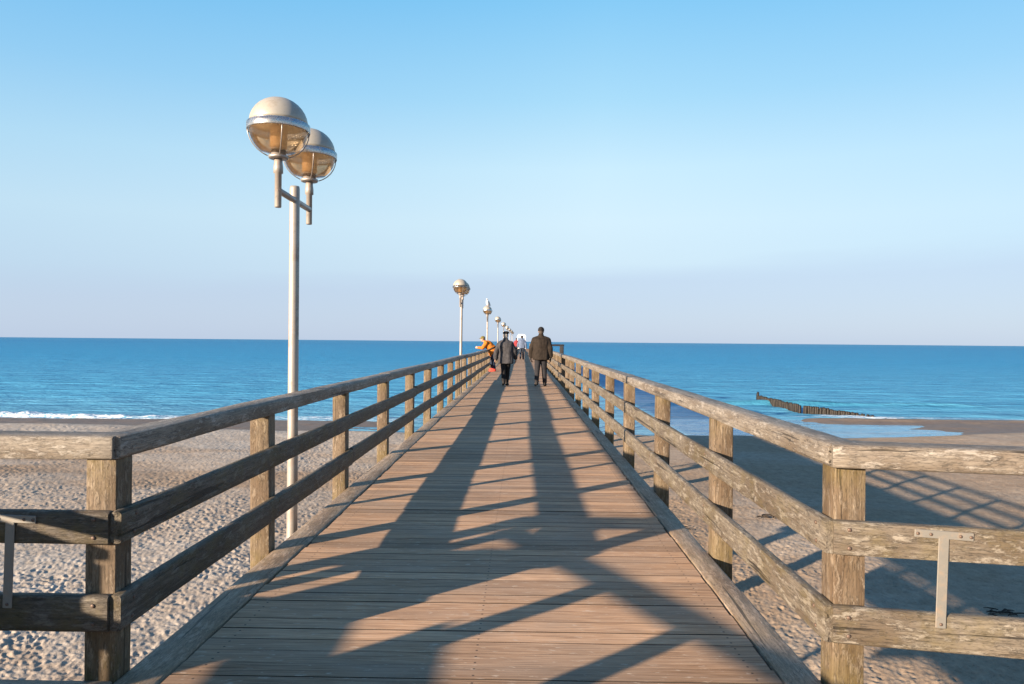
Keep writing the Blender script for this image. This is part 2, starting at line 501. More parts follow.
def sand_mat():
    s = NT('beach_sand')
    pos = s.n('TexCoord').outputs['Object']
    wet = s.n('Attribute', attribute_name='wet').outputs['Fac']
    n0 = s.noise(pos, 0.35, 5, 0.6); n1 = s.noise(pos, 3.0, 6, 0.65); n2 = s.noise(pos, 22, 4, 0.6)
    dry = s.ramp(n1, [(0.3, (0.33, 0.285, 0.235)), (0.5, (0.425, 0.375, 0.318)), (0.72, (0.50, 0.455, 0.395))])
    dry = s.mix(s.ramp(n0, [(0.4, 0.0), (0.7, 0.5)]), dry, (0.36, 0.28, 0.21))
    dry = s.mix(s.ramp(n2, [(0.57, 0.0), (0.70, 0.6)]), dry, (0.19, 0.145, 0.11))
    n3 = s.noise(s.mapping(pos, (1, 0.6, 1)), 7.0, 7, 0.75)
    dry = s.mix(0.8, dry, s.ramp(n3, [(0.35, (0.78, 0.76, 0.74)), (0.55, (1.0, 1.0, 1.0)), (0.68, (1.16, 1.15, 1.13))]), 'MULTIPLY')
    wc = s.ramp(n1, [(0.3, (0.105, 0.070, 0.046)), (0.7, (0.165, 0.115, 0.080))])
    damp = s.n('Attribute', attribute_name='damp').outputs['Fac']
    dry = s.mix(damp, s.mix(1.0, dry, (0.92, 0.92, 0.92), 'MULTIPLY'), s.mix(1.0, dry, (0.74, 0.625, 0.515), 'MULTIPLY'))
    s.base(s.mix(wet, dry, wc))
    s.l(s.rng(wet, 0.3, 1.0, 0.9, 0.5), s.p.inputs['Roughness'])
    s.set(Specular_IOR_Level=0.25)
    s.l(s.bump(s.math('ADD', n2, s.math('MULTIPLY', n1, 2.0)), 0.5, 0.02), s.p.inputs['Normal'])
    return s.m
SANDM = sand_mat()

def sea_mat():
    s = NT('sea_water')
    pos = s.n('TexCoord').outputs['Object']
    foam = s.n('Attribute', attribute_name='foam').outputs['Fac']
    sx = s.n('SeparateXYZ'); s.l(pos, sx.inputs[0])
    dist = s.math('LOGARITHM', sx.outputs['Y'], 10.0)
    t = s.rng(dist, 1.6, 3.6)
    c = s.ramp(t, [(0.0, (0.14, 0.325, 0.44)), (0.10, (0.078, 0.300, 0.475)), (0.35, (0.034, 0.240, 0.445)), (0.7, (0.025, 0.195, 0.39)), (1.0, (0.033, 0.192, 0.365))])
    band = s.noise(s.mapping(pos, (0.012, 0.05, 1)), 1.0, 5, 0.6)
    c = s.mix(s.ramp(band, [(0.35, 0.0), (0.7, 0.55)]), c, s.mix(0.5, c, (0.03, 0.24, 0.40)))
    stk = s.noise(s.mapping(pos, (0.06, 0.55, 1)), 1.0, 6, 0.65)
    c = s.mix(0.8, c, s.ramp(stk, [(0.3, (0.72, 0.80, 0.84)), (0.5, (1.0, 1.0, 1.0)), (0.7, (1.35, 1.2, 1.14))]), 'MULTIPLY')
    c = s.mix(s.math('MULTIPLY', s.n('Attribute', attribute_name='swell').outputs['Fac'], 0.7), c, (0.012, 0.11, 0.17))
    stf = s.noise(s.mapping(pos, (0.35, 1.9, 1)), 1.0, 5, 0.7)
    c = s.mix(0.75, c, s.ramp(stf, [(0.34, (0.70, 0.78, 0.82)), (0.5, (1.0, 1.0, 1.0)), (0.66, (1.5, 1.28, 1.2))]), 'MULTIPLY')
    fn = s.noise(s.mapping(pos, (0.8, 1.6, 1)), 3.5, 6, 0.7)
    fm = s.math('MULTIPLY', s.ramp(fn, [(0.42, 0.0), (0.55, 1.0)]), s.math('MULTIPLY', foam, 1.4, clamp=True), clamp=True)
    c = s.mix(fm, c, (0.72, 0.76, 0.80))
    s.base(c)
    s.set(Roughness=0.9, Specular_IOR_Level=0.0)
    a = s.noise(s.mapping(pos, (0.25, 0.9, 1)), 0.55, 5, 0.6)
    b = s.noise(s.mapping(pos, (0.5, 1.2, 1)), 2.6, 4, 0.6)
    n = s.bump(a, 1.0, 0.9)
    n = s.bump(b, 0.8, 0.16, n)
    s.l(n, s.p.inputs['Normal'])
    gl = s.n('BsdfGlossy'); gl.inputs['Roughness'].default_value = 0.16; gl.inputs['Color'].default_value = (1, 1, 1, 1); s.l(n, gl.inputs['Normal'])
    # mean reflectance of a ruffled surface stays well below that of flat water
    lw = s.n('LayerWeight'); lw.inputs[0].default_value = 0.5; s.l(n, lw.inputs['Normal'])
    f = s.ramp(lw.outputs['Facing'], [(0.5, 0.03), (0.85, 0.07), (1.0, 0.17)])
    calm_shade_lift = s.n('Attribute', attribute_name='calm_shade_lift').outputs['Fac']
    f = s.math('ADD', f, s.math('MULTIPLY', calm_shade_lift, 0.55))
    f = s.math('MULTIPLY', f, s.math('SUBTRACT', 1.0, fm))
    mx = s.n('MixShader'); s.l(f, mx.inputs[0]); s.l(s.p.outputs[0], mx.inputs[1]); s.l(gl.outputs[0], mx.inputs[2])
    s.l(mx.outputs[0], s.out.inputs[0])
    return s.m
SEAM = sea_mat()

# ------------------------------------------------------------------ the beach: one sheet round the pier head
def seg_d(X, Y, ax, ay, bx, by):
    dx, dy = bx - ax, by - ay
    t = np.clip(((X - ax) * dx + (Y - ay) * dy) / (dx * dx + dy * dy), 0, 1)
    return np.hypot(X - ax - t * dx, Y - ay - t * dy)

def beach_height(X, Y, detail=True):
    wob = fbm(X * 0.12, Y * 0.12, 3)
    edge = 37.6 + wob * 1.2 + 1.6 * sstep(-6, -30, X) + 2.2 * sstep(14, 30, X)
    h = SAND + 0.10 * fbm(X * 0.25 + 9, Y * 0.25, 3) + 0.02 * np.clip(8 - Y, 0, 40)
    drop = sstep(edge - 1.5, edge + 3.2, Y)
    wetflat = SEA - 0.06 + 0.05 * fbm(X * 0.22, Y * 0.5, 3) + 0.10 * sstep(-4, -12, X)
    h = h * (1 - drop) + wetflat * drop
    # bar of sand on the right, joined to the beach further along
    bar = np.exp(-(seg_d(X, Y, 20.5, 49.0, 70, 47.5) / 2.1) ** 2) * 0.22
    fill = sstep(22.5, 29, X) * sstep(53, 49, Y) * drop * 0.14
    bar = np.maximum(bar, fill)
    h = h + bar * (1 - 0.0 * drop)
    # the inlet between bar and beach
    inlet = np.exp(-(seg_d(X, Y, 8, 44.5, 17.5, 42.5) / 2.2) ** 2) + np.exp(-(seg_d(X, Y, 17.0, 42.5, 22.5, 40.2) / 1.5) ** 2)
    h = h - 0.22 * np.clip(inlet, 0, 1)
    h = h + drop * 0.035 * fbm(X * 0.7, Y * 1.6, 4)
    far = sstep(45, 49, Y) * (1 - sstep(16, 21, X)) + sstep(50, 53, Y)
    h = h - np.clip(far, 0, 1) * 0.35 - np.clip(Y - 50, 0, 2000) * 0.03
    if detail:
        dry = 1 - drop
        amp = dry * (1 - 0.3 * sstep(11, 20, Y)) * (0.6 + 0.5 * sstep(-0.3, 0.3, fbm(X * 0.33 + 4, Y * 0.33 + 2, 3)))
        rgt = 1 - 0.35 * sstep(2, 8, X)
        h = h + amp * rgt * (0.015 * footprints(X, Y, 0.27, 0.45) + 0.016 * footprints(X + 3.3, Y + 1.7, 0.14, 0.85) + 0.011 * footprints(X + 1.3, Y + 5.7, 0.085, 0.8) + 0.025 * fbm(X * 2.2, Y * 2.2, 4) + 0.012 * fbm(X * 9, Y * 9, 3))
    return h

th = np.concatenate([np.linspace(-46, 44, 1150), np.linspace(46, 312, 60)])
rr = np.concatenate([np.array([0.3, 1.5, 3, 4.5]), 5.6 * np.exp(np.linspace(0, math.log(60 / 5.6), 760)), 60 * np.exp(np.linspace(0.05, math.log(3000 / 60), 40))])
T, RR = np.meshgrid(np.radians(th), rr, indexing='ij')
BX, BY = np.sin(T) * RR, np.cos(T) * RR
BH = beach_height(BX.ravel(), BY.ravel())
wet = 1 - sstep(SEA + 0.08, SEA + 0.36, BH + 0.16 * fbm(BX.ravel() * 0.5, BY.ravel() * 1.1, 5))
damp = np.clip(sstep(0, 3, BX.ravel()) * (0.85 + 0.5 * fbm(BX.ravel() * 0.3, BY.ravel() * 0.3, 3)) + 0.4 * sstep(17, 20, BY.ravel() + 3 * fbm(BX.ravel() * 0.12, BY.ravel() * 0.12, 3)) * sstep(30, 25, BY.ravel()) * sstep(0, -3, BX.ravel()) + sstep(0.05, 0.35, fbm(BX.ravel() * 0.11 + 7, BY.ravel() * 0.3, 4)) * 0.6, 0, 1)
beach = grid_obj('beach', np.stack([BX.ravel(), BY.ravel(), BH], -1)[:, [0, 1, 2]], len(th), len(rr), SANDM, wrap=True, attrs={'wet': wet, 'damp': damp})
beach.data.flip_normals()
tag(beach, kind='structure')

# ------------------------------------------------------------------ the sea: one sheet to the horizon
def geo(a, b, n): return a * np.exp(np.linspace(0, math.log(b / a), n))
ys = np.concatenate([np.arange(34, 75, 0.16), 75 + np.cumsum(0.16 * 1.05 ** np.arange(1, 200))])
ys = ys[ys < 30000]; ys = np.append(ys, 45000)
xr = np.concatenate([np.arange(0, 46, 0.3), 46 + np.cumsum(0.3 * 1.08 ** np.arange(1, 120))]); xr = xr[xr < 40000]; xr = np.append(xr, 45000)
xs = np.concatenate([-xr[:0:-1], xr])
X, Y = np.meshgrid(xs, ys, indexing='ij')
Xf, Yf = X.ravel(), Y.ravel()
near = 1 - sstep(70, 160, Yf)
ph = fbm(Xf * 0.05, Yf * 0.02, 3)
z = 0.05 * np.sin(Yf * 1.1 + ph * 5) * near * sstep(44, 56, Yf) + 0.06 * fbm(Xf * 0.25, Yf * 0.8, 3) * near
# breaker on the left
cy = 46.6 + 0.9 * fbm(Xf * 0.08, Xf * 0 + 3, 3) - 0.012 * Xf
amp = sstep(-5, -13, Xf) * (0.55 + 0.45 * np.sin(Xf * 0.16 + 1)) * sstep(-95, -40, Xf)
d = Yf - cy
br = np.exp(-np.where(d < 0, (d / 0.35) ** 2, (d / 1.3) ** 2)) * amp
lump = fbm(Xf * 1.4, Yf * 1.4, 4)
z += br * (0.28 + 0.22 * lump)
foam = np.clip(np.exp(-np.where(d < 0, (d / 1.2) ** 2, (d / 0.45) ** 2)) * (amp + 0.35 * sstep(-4, -9, Xf)) * (0.9 + 1.2 * lump), 0, 1)
# green swell standing up on the right
cy2 = 61.0 + 0.9 * fbm(Xf * 0.06 + 5, Xf * 0, 3)
a2 = sstep(6, 14, Xf) * (1 - sstep(33, 42, Xf)) * (0.75 + 0.25 * np.sin(Xf * 0.35))
d2 = Yf - cy2
z += np.exp(-np.where(d2 < 0, (d2 / 0.7) ** 2, (d2 / 2.4) ** 2)) * a2 * 0.5
# spent wash at the bar and round the groyne foot
wash = np.exp(-((seg_d(Xf, Yf, 22.6, 52.2, 26.2, 50.6)) / 0.7) ** 2) * (1.0 + 0.8 * lump)
wash2 = np.exp(-((Yf - 51.6 - 0.5 * ph) / 0.35) ** 2) * sstep(18, 22, Xf) * 0.35 * (1 + lump)
foam = np.clip(np.maximum(foam, np.maximum(wash, wash2)), 0, 1)
z += wash * 0.08
sea = grid_obj('sea', np.stack([Xf, Yf, SEA + z], -1), len(xs), len(ys), SEAM, attrs={'foam': foam, 'swell': np.exp(-np.where(d2 < 0, (d2 / 1.0) ** 2, (d2 / 0.5) ** 2)) * a2, 'calm_shade_lift': np.maximum(sstep(50.6, 49.0, Yf) * sstep(6, 9, Xf), 0.5 * sstep(2, 5, Xf) * sstep(16, 11, Xf) * sstep(95, 60, Yf))})  # calm pool, plus sheen added to lighten the pier's shadow on the water
tag(sea, kind='structure')

# ------------------------------------------------------------------ the pier
DL, DR = -1.40, 1.04
Y0, Y1 = 2.60, 138.0
PITCH = 0.118
def planks_bm(x0, x1, y0, y1, pitch, along='X', top=0.0, th=0.045, seed=1):
    rnd = random.Random(seed)
    bm = bmesh.new()
    lay = bm.verts.layers.float.new('tint')
    n = int(round((y1 - y0) / pitch))
    for i in range(n):
        a = y0 + i * pitch + 0.0022 + rnd.uniform(-0.0012, 0.0012); b = y0 + (i + 1) * pitch - 0.0022 + rnd.uniform(-0.0008, 0.0008)
        e0 = x0 + rnd.uniform(-0.006, 0.006); e1 = x1 + rnd.uniform(-0.006, 0.006)
        zt = top + rnd.uniform(-0.0012, 0.0012); tl = rnd.uniform(-0.0006, 0.0006)
        c = 0.0008
        sec = [(a, zt - th), (a, zt - c + tl), (a + c, zt + tl), (b - c, zt - tl), (b, zt - c - tl), (b, zt - th)]
        t = rnd.random()
        va = [bm.verts.new((e0, y, z)) for y, z in sec]; vb = [bm.verts.new((e1, y, z)) for y, z in sec]
        for v in va + vb: v[lay] = t
        m = len(sec)
        for k in range(m):
            bm.faces.new((va[k], vb[k], vb[(k + 1) % m], va[(k + 1) % m]))
        bm.faces.new(va[::-1]); bm.faces.new(vb)
    bmesh.ops.recalc_face_normals(bm, faces=bm.faces[:])
    return bm

pier = empty('pier', (0, 0, 0), 0, 'long straight wooden plank pier running out over the beach into the sea', 'pier')
bm_obj('decking', planks_bm(DL, DR, Y0, Y1, PITCH), DECK, pier, smooth=False)

def timber(name, mat, parent, loc, L, w, h, seed, axis='Y', rot=(0, 0, 0), **kw):
    me = bm_mesh(name, timber_bm(L, w, h, seed, axis, **kw), mat)
    sharp(me, 50)
    return link_mesh(name, me, parent, loc, rot)

for sx, x, w in ((-1, -1.50, 0.178), (1, 1.126, 0.150)):
    y = Y0 - 0.02; k = 0
    while y < Y1:
        L = min(5.86 if y < 60 else 18, Y1 - y)
        timber('kerb_board', KERB, pier, (x + random.uniform(-.004, .004), y + 0.004, -0.036 + random.uniform(-.002, .002)), L - 0.008, w, 0.085, k * 3 + sx, step=0.14 if y < 30 else 1.0)
        y += L; k += 1
    timber('stringer', BEAM, pier, (x - sx * 0.02, Y0 + 0.05, -0.20), Y1 - Y0 - .1, 0.12, 0.24, 40 + sx, step=2.0)
timber('stringer', BEAM, pier, (-0.18, Y0 + 0.05, -0.20), Y1 - Y0 - .1, 0.12, 0.24, 45, step=2.0)

bents = [1.6 + 9.3 * i for i in range(0, 15)]
pile_me = None
for bi, by in enumerate(bents):
    zb = -3.9 if by < 40 else -5.5
    timber('cap_beam', BEAM, pier, (-1.72, by, -0.53), 3.1, 0.30, 0.40, 70 + bi, rot=(0, 0, R(-90)), step=0.4)
    for px in (-1.25, 0.88):
        bm = bmesh.new()
        tube(bm, [(0, 0, zb), (0, 0, -2.5), (0, 0, -0.66)], [0.19, 0.18, 0.165], 16)
        bm_obj('pile', bm, PILE, pier, (px, by, 0))

timber('shadow_skirt_board', BEAM, pier, (-1.63, 2.9, -0.58), 4.2, 0.05, 0.52, 48, step=0.5)  # added under the left deck edge to deepen the pier's shadow on sand

# ------------------------------------------------------------------ railings
POST_Z0, POST_Z1 = -0.36, 0.874
ZR = (0.279, 0.612)         # centre heights of the two boards
HR = (0.143, 0.129)
post_y = [2.83] + [4.55 + 1.957 * i for i in range(68)]
post_meshes = []
for k in range(8):
    me = bm_mesh('post', timber_bm(POST_Z1 - POST_Z0, 0.122, 0.122, 100 + k, 'Z', step=0.08, bev=0.008), POST)
    sharp(me, 50); post_meshes.append(me)

def bolt_bm(r=0.008, h=0.005):
    bm = bmesh.new()
    lathe(bm, [(r, 0), (r, h * 0.5), (r * 0.75, h), (0.0015, h * 1.1)], 10)
    return bm
BOLT = bm_mesh('bolt', bolt_bm(), metal_mat('rusty_bolt', (0.13, 0.09, 0.07), 0.6, 0.5), True)

def pier_railing(sx, px, label):
    root = empty('pier_railing', (px, post_y[0], 0), 0, label, 'railing', 'railings along the pier')
    for i, y in enumerate(post_y):
        o = link_mesh('post', post_meshes[i % 8] if i else post_meshes[0], root, (random.uniform(-.004, .004), y - post_y[0], POST_Z0 ))
        o.rotation_euler = (R(random.uniform(-.5, .5)), R(random.uniform(-.4, .4)), R(random.choice((0, 90, 180, 270)) + random.uniform(-1.5, 1.5)))
    inner = -sx * (0.061 + 0.024)
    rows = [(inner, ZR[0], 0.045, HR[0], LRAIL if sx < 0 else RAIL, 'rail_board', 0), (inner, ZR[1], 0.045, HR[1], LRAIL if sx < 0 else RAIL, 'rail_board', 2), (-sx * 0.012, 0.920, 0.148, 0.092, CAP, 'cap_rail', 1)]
    for (dx, zc, w, h, mat, nm, ofs) in rows:
        i = 0; first = True
        while i < len(post_y) - 1:
            span = (2 + ofs % 3 if ofs != 1 else 3) if first else (3 if post_y[i] < 40 else 12)
            j = min(i + span, len(post_y) - 1); first = False
            a = post_y[i] - post_y[0]; b = post_y[j] - post_y[0]
            if i == 0: a = -0.062 if nm == 'cap_rail' else -0.095
            jx, jz = random.uniform(-.008, .008), random.uniform(-.008, .008)
            if i == 0: jx = jz = 0
            o = timber(nm, mat, root, (dx + jx * 0.6, a + 0.003, zc + jz), b - a - 0.006, w, h, 200 + i * 7 + ofs + sx * 50, step=0.08 if post_y[i] < 18 else 0.5,
                       bev=0.012 if nm == 'rail_board' else 0.016, amp=0.0025 if nm == 'rail_board' else 0.004, wear=0.006)
            o.rotation_euler = (R(random.uniform(-.12, .12)), 0, 0)
            i = j
    for i, y in enumerate(post_y[:3]):
        for zc in ZR:
            for dz in (-0.035, 0.035):
                link_mesh('bolt', BOLT, root, (-sx * (0.061 + 0.0455), y - post_y[0] + random.uniform(-.015, .015), zc + dz), (0, R(-90 * sx), 0))
    return root
pier_railing(-1, -1.66, 'weathered timber post-and-rail fence on the shaded left edge of the pier')
pier_railing(1, 1.27, 'sunlit weathered timber post-and-rail fence on the right edge of the pier')

# ------------------------------------------------------------------ landing stage at the head of the pier
LX0, LX1, LY0 = -4.4, 7.0, -6.0
landing = empty('landing_platform', (0, 2.6, 0), 0, 'raised wooden platform at the land end of the pier', 'platform')
bm_obj('decking', planks_bm(LX0, LX1, LY0, Y0 - 0.002, PITCH, seed=5), DECK, landing, (0, -2.6, 0), smooth=False)
for x0, x1 in ((LX0, -1.60), (1.22, LX1)):
    timber('kerb_board', KERB, landing, (x0, 0.09, -0.036), x1 - x0, 0.16, 0.085, 91 + x0, rot=(0, 0, R(-90)))
for y in (-8.0, -5.0, -2.5, -0.2):
    timber('stringer', BEAM, landing, (LX0, y, -0.18), LX1 - LX0, 0.12, 0.24, 95 + y, rot=(0, 0, R(-90)), step=1.0)
for x in (-2.4, 2.2, 6.6):
    for y in (-7.6, -4, -0.4):
        bm = bmesh.new(); tube(bm, [(0, 0, -3.8), (0, 0, -2), (0, 0, -0.31)], [0.16, 0.155, 0.15], 14)
        bm_obj('pile', bm, PILE, landing, (x, y, 0))

def landing_fence(name, label, pts, group='railings round the landing platform', bracket=None, boards=True):
    """posts along a straight run from the corner post; boards on the landward face"""
    (xa, ya), (xb, yb) = pts
    L = math.hypot(xb - xa, yb - ya)
    ang = math.atan2(yb - ya, xb - xa)
    root = empty(name, (xa, ya, 0), ang - math.pi / 2, label, 'railing', group)
    return root, L
ySF = 2.745                     # centre of the boards on the camera-side face of the posts
def straight_fence(xa, xb, label, br_x, posts, rz):
    root = empty('landing_railing', (xa, 2.83, 0), R(rz), label, 'railing', 'railings of the landing platform')
    sg = 1 if xb > xa else -1
    for k, xp in enumerate(posts):
        o = link_mesh('post', post_meshes[(k + 3) % 8], root, (xp - xa, 0, POST_Z0), (0, 0, R(90 * k + random.uniform(-1, 1))))
    L = abs(xb - xa)
    for zc, h in zip(ZR, HR):
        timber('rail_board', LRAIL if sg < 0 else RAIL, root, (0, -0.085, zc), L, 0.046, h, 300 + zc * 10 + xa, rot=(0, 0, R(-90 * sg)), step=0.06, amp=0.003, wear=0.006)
    timber('cap_rail', CAP, root, (0, -0.012, 0.920), L, 0.148, 0.093, 320 + xa, rot=(0, 0, R(-90 * sg)), step=0.07, bev=0.012, amp=0.003)
    for zc in ZR:
        for dz in (-0.035, 0.035):
            link_mesh('bolt', BOLT, root, (sg * 0.055, -0.1085, zc + dz), (R(90), 0, 0))
    # flat T-shaped strap that ties the two boards together
    if br_x is not None:
        bm = bmesh.new()
        bevel_box(bm, (0.200, 0.006, 0.030), (0, 0, 0.0), 0.002, 1)
        bevel_box(bm, (0.036, 0.0065, 0.335), (0, -0.0005, -0.178), 0.002, 1)
        br = bm_obj('strap_bracket', bm, BRACKET, root, (br_x - xa, -0.112, 0.648), (0, R(1.5), 0), smooth=False)
        for q in ((-0.09, 0), (0.09, 0), (-0.045, 0), (0.055, 0), (0, -0.33)):
            link_mesh('screw', BOLT, br, (q[0], -0.0035, q[1]), (R(90), 0, 0)).scale = (0.75, 0.75, 0.75)
    return root
straight_fence(-1.598, -2.95, 'short weathered timber railing running off the left corner post of the pier', -1.975, (-2.86,), 0)
straight_fence(1.208, 7.0, 'sunlit timber railing running off the right corner post of the pier', 1.588, (2.95, 4.75, 6.6), -10)

def diagonal_fence(xa, ya, xb, yb, label, posts, group):
    L = math.hypot(xb - xa, yb - ya)
    root = empty('landing_railing', (xa, ya, 0), math.atan2(yb - ya, xb - xa) - math.pi / 2, label, 'railing', group)
    for k, q in enumerate(posts):
        link_mesh('post', post_meshes[(k + 5) % 8], root, (0, q, POST_Z0))
    for zc, h in ((0.16, 0.14),):
        timber('rail_board', RAIL, root, (0.085, 0.02, zc), L, 0.046, h, 330 + zc * 10, step=0.1)
    timber('cap_rail', CAP, root, (0, 0.02, 0.905), L, 0.10, 0.06, 344, step=0.1, amp=0.003)
    return root
diagonal_fence(-2.93, 2.66, -0.45, -1.75, 'timber railing slanting back along the left of the landing platform, mostly out of view', (0.12, 1.30, 1.98, 3.4, 4.95), 'railings of the landing platform')

def make_shadow_caster(y, L, back, label):  # unseen boards, added and sized to cast the foreground shadow on the deck
    shadow_caster = empty('shadow_caster', (-3.2, y, 0), 0, label, 'shadow_caster', 'added shadow casters on the landing platform')
    for zc, h in back:
        timber('upper_caster_board', RAIL, shadow_caster, (0.0, -L / 2, zc), L, 0.045, h, 500 + zc * 9, step=0.1)
    for k in range(3):
        timber('lower_caster_board', RAIL, shadow_caster, (-0.11 - 0.135 * k, -L / 2, 0.455), L, 0.125, 0.045, 510 + k, step=0.1)
    for q in (-L / 2 + 0.1, L / 2 - 0.15):
        timber('leg', POST, shadow_caster, (-0.055, q, 0.0), back[-1][0], 0.06, 0.09, 520 + q, axis='Z')
        timber('leg', POST, shadow_caster, (-0.37, q, 0.0), 0.43, 0.07, 0.09, 523 + q, axis='Z')
make_shadow_caster(0.84, 1.18, ((0.70, 0.15),), 'unseen boards added at the left of the landing platform to cast shadow')
bx = bpy.data.objects['shadow_caster']
timber('upper_caster_board', RAIL, bx, (0.0, -0.59, 0.85), 0.66, 0.045, 0.148, 517, step=0.1)
box_ = empty('shadow_box', (-3.2, 1.72, 0), 0, 'unseen timber clad box added on the landing platform to cast shadow', 'shadow caster')  # unseen box, added to shade the left corner post and deck
bm = bmesh.new(); bevel_box(bm, (0.20, 0.42, 0.93), (0, 0, 0.475), 0.01)
bm_obj('body', bm, BEAM, box_, smooth=False)
for q in (-0.175, -0.0875, 0, 0.0875, 0.175):
    timber('slat', RAIL, box_, (0.112, q, 0.04), 0.88, 0.022, 0.08, 530 + q * 10, axis='Z')
    timber('slat', RAIL, box_, (-0.112, q, 0.04), 0.88, 0.022, 0.08, 540 + q * 10, axis='Z')
bm = bmesh.new(); bevel_box(bm, (0.26, 0.47, 0.05), (0, 0, 0.965), 0.012)
bm_obj('lid', bm, STEEL, box_, smooth=False)

# ------------------------------------------------------------------ street lamps on the left of the pier
def copy_tree(o, parent=None):
    c = o.copy(); col.objects.link(c); c.parent = parent
    for ch in o.children: copy_tree(ch, c)
    return c

def make_lamp():
    root = empty('pier_lamp', (0, 0, 0))
    bm = bmesh.new()
    lathe(bm, [(0.058, -3.7), (0.058, -0.5), (0.042, -0.42), (0.040, 0.2), (0.038, 2.525), (0.034, 2.545), (0.002, 2.55)], 20)
    bm_obj('pole', bm, GALV, root)
    bm = bmesh.new(); tube(bm, [(0, -0.375, 2.435), (0, 0.375, 2.435)], 0.024, 12)
    bm_obj('cross_arm', bm, COLLAR, root)
    bm = bmesh.new()
    bevel_box(bm, (0.16, 0.06, 0.05), (0.09, 0, -0.22), 0.004)
    tube(bm, [(0, 0, -0.19), (0, 0, -0.25)], 0.056, 16)
    bm_obj('pole_bracket', bm, COLLAR, root)
    for s in (-1, 1):
        y = s * 0.375
        bm = bmesh.new()
        lathe(bm, [(0.021, 2.31), (0.024, 2.315), (0.024, 2.555), (0.034, 2.56), (0.034, 2.60), (0.030, 2.63), (0.028, 2.665)], 18)
        hd = bm_obj('lamp_head', bm, GALV, root, (0, y, 0))
        bm = bmesh.new()
        lathe(bm, [(0.030, 2.662), (0.066, 2.664), (0.070, 2.672), (0.070, 2.684), (0.052, 2.690), (0.052, 2.725), (0.046, 2.735), (0.02, 2.738)], 24)
        bm_obj('collar', bm, COLLAR, hd)
        zc = 2.885; rs = 0.206
        bm = bmesh.new(); lathe(bm, [(0.2, zc + 0.022), (0.2, zc + 0.016), (0.06, zc + 0.012)], 32)
        bm_obj('reflector', bm, plain('reflector_enamel', (0.60, 0.50, 0.36), 0.5, 0.15, 9), hd)
        prof = [(0.214, zc - 0.024), (0.220, zc - 0.030), (0.222, zc - 0.024), (0.222, zc + 0.024), (0.214, zc + 0.030)]
        bm = bmesh.new(); lathe(bm, prof, 40, cap=False)
        bmesh.ops.solidify(bm, geom=bm.faces[:], thickness=0.004)
        bm_obj('band', bm, RINGM, hd)
        bm = bmesh.new()
        lathe(bm, [(rs * math.cos(a), zc + 0.026 + rs * 0.94 * math.sin(a)) for a in [R(q) for q in (0, 8, 16, 26, 36, 46, 56, 66, 76, 84, 89.4)]], 40)
        dome = bm_obj('dome', bm, DOME, hd)
        bm = bmesh.new()
        ellipsoid(bm, (-0.05, 0.04, zc + 0.222), (0.012, 0.012, 0.010), u=10, v=6)
        bm_obj('catch', bm, COLLAR, dome)
        bm = bmesh.new()
        lathe(bm, [(0.050, zc - 0.162), (0.07, zc - 0.166)] + [(rs * math.cos(a), zc - 0.012 + rs * 0.94 * math.sin(a)) for a in [R(q) for q in (-52, -42, -32, -22, -12, -3)]], 40, cap=False)
        bm_obj('glass_bowl', bm, GLASS, hd)
        bm = bmesh.new(); lathe(bm, [(0.052, zc - 0.15), (0.060, zc - 0.14), (0.060, zc + 0.0), (0.055, zc + 0.01)], 24)
        bm_obj('bulb_housing', bm, plain('brown_reflector', (0.46, 0.31, 0.18), 0.5, 0.2, 9), hd)
        for k in range(4):
            a0 = R(25 + 90 * k)
            pts = [((rs + 0.010) * math.cos(R(q)) * math.cos(a0), (rs + 0.010) * math.cos(R(q)) * math.sin(a0), zc - 0.014 + (rs + 0.010) * 0.95 * math.sin(R(q))) for q in (0, -12, -24, -36, -48, -60, -70)]
            bm = bmesh.new(); tube(bm, pts, 0.0042, 6)
            bm_obj('cage_wire', bm, COLLAR, hd)
    return root
ordn = ['tall twin-headed globe lamp standing nearest, beside the left railing',
        'second nearest twin globe lamp, rising just left of the person in orange',
        'globe lamp with a white gull perched on top',
        'small far globe lamp, next one out beyond the lamp with the gull',
        'tiny far globe lamp, second beyond the lamp with the gull',
        'tiny far globe lamp, third beyond the lamp with the gull',
        'tiny far globe lamp, fourth beyond the lamp with the gull',
        'farthest but one of the tiny globe lamps, near the pier end',
        'farthest tiny globe lamp, beside the white shelter']
lamp0 = make_lamp()
for i, lb in enumerate(ordn):
    o = lamp0 if i == 0 else copy_tree(lamp0)
    o.location = (-1.79, 5.52 + 14.95 * i, 0)
    o.rotation_euler = (R(random.uniform(-.3, .3)) if i else 0, R(random.uniform(-.3, .3)) if i else 0, 0)
    tag(o, lb, 'street lamp', 'globe lamps along the pier')

# ------------------------------------------------------------------ people
def cloth(name, c, var=0.3, scale=14, rough=0.85):
    return plain(name, c, rough, var, scale, spec=0.15)
SKIN = plain('skin', (0.42, 0.25, 0.18), 0.55, 0.12, 30)

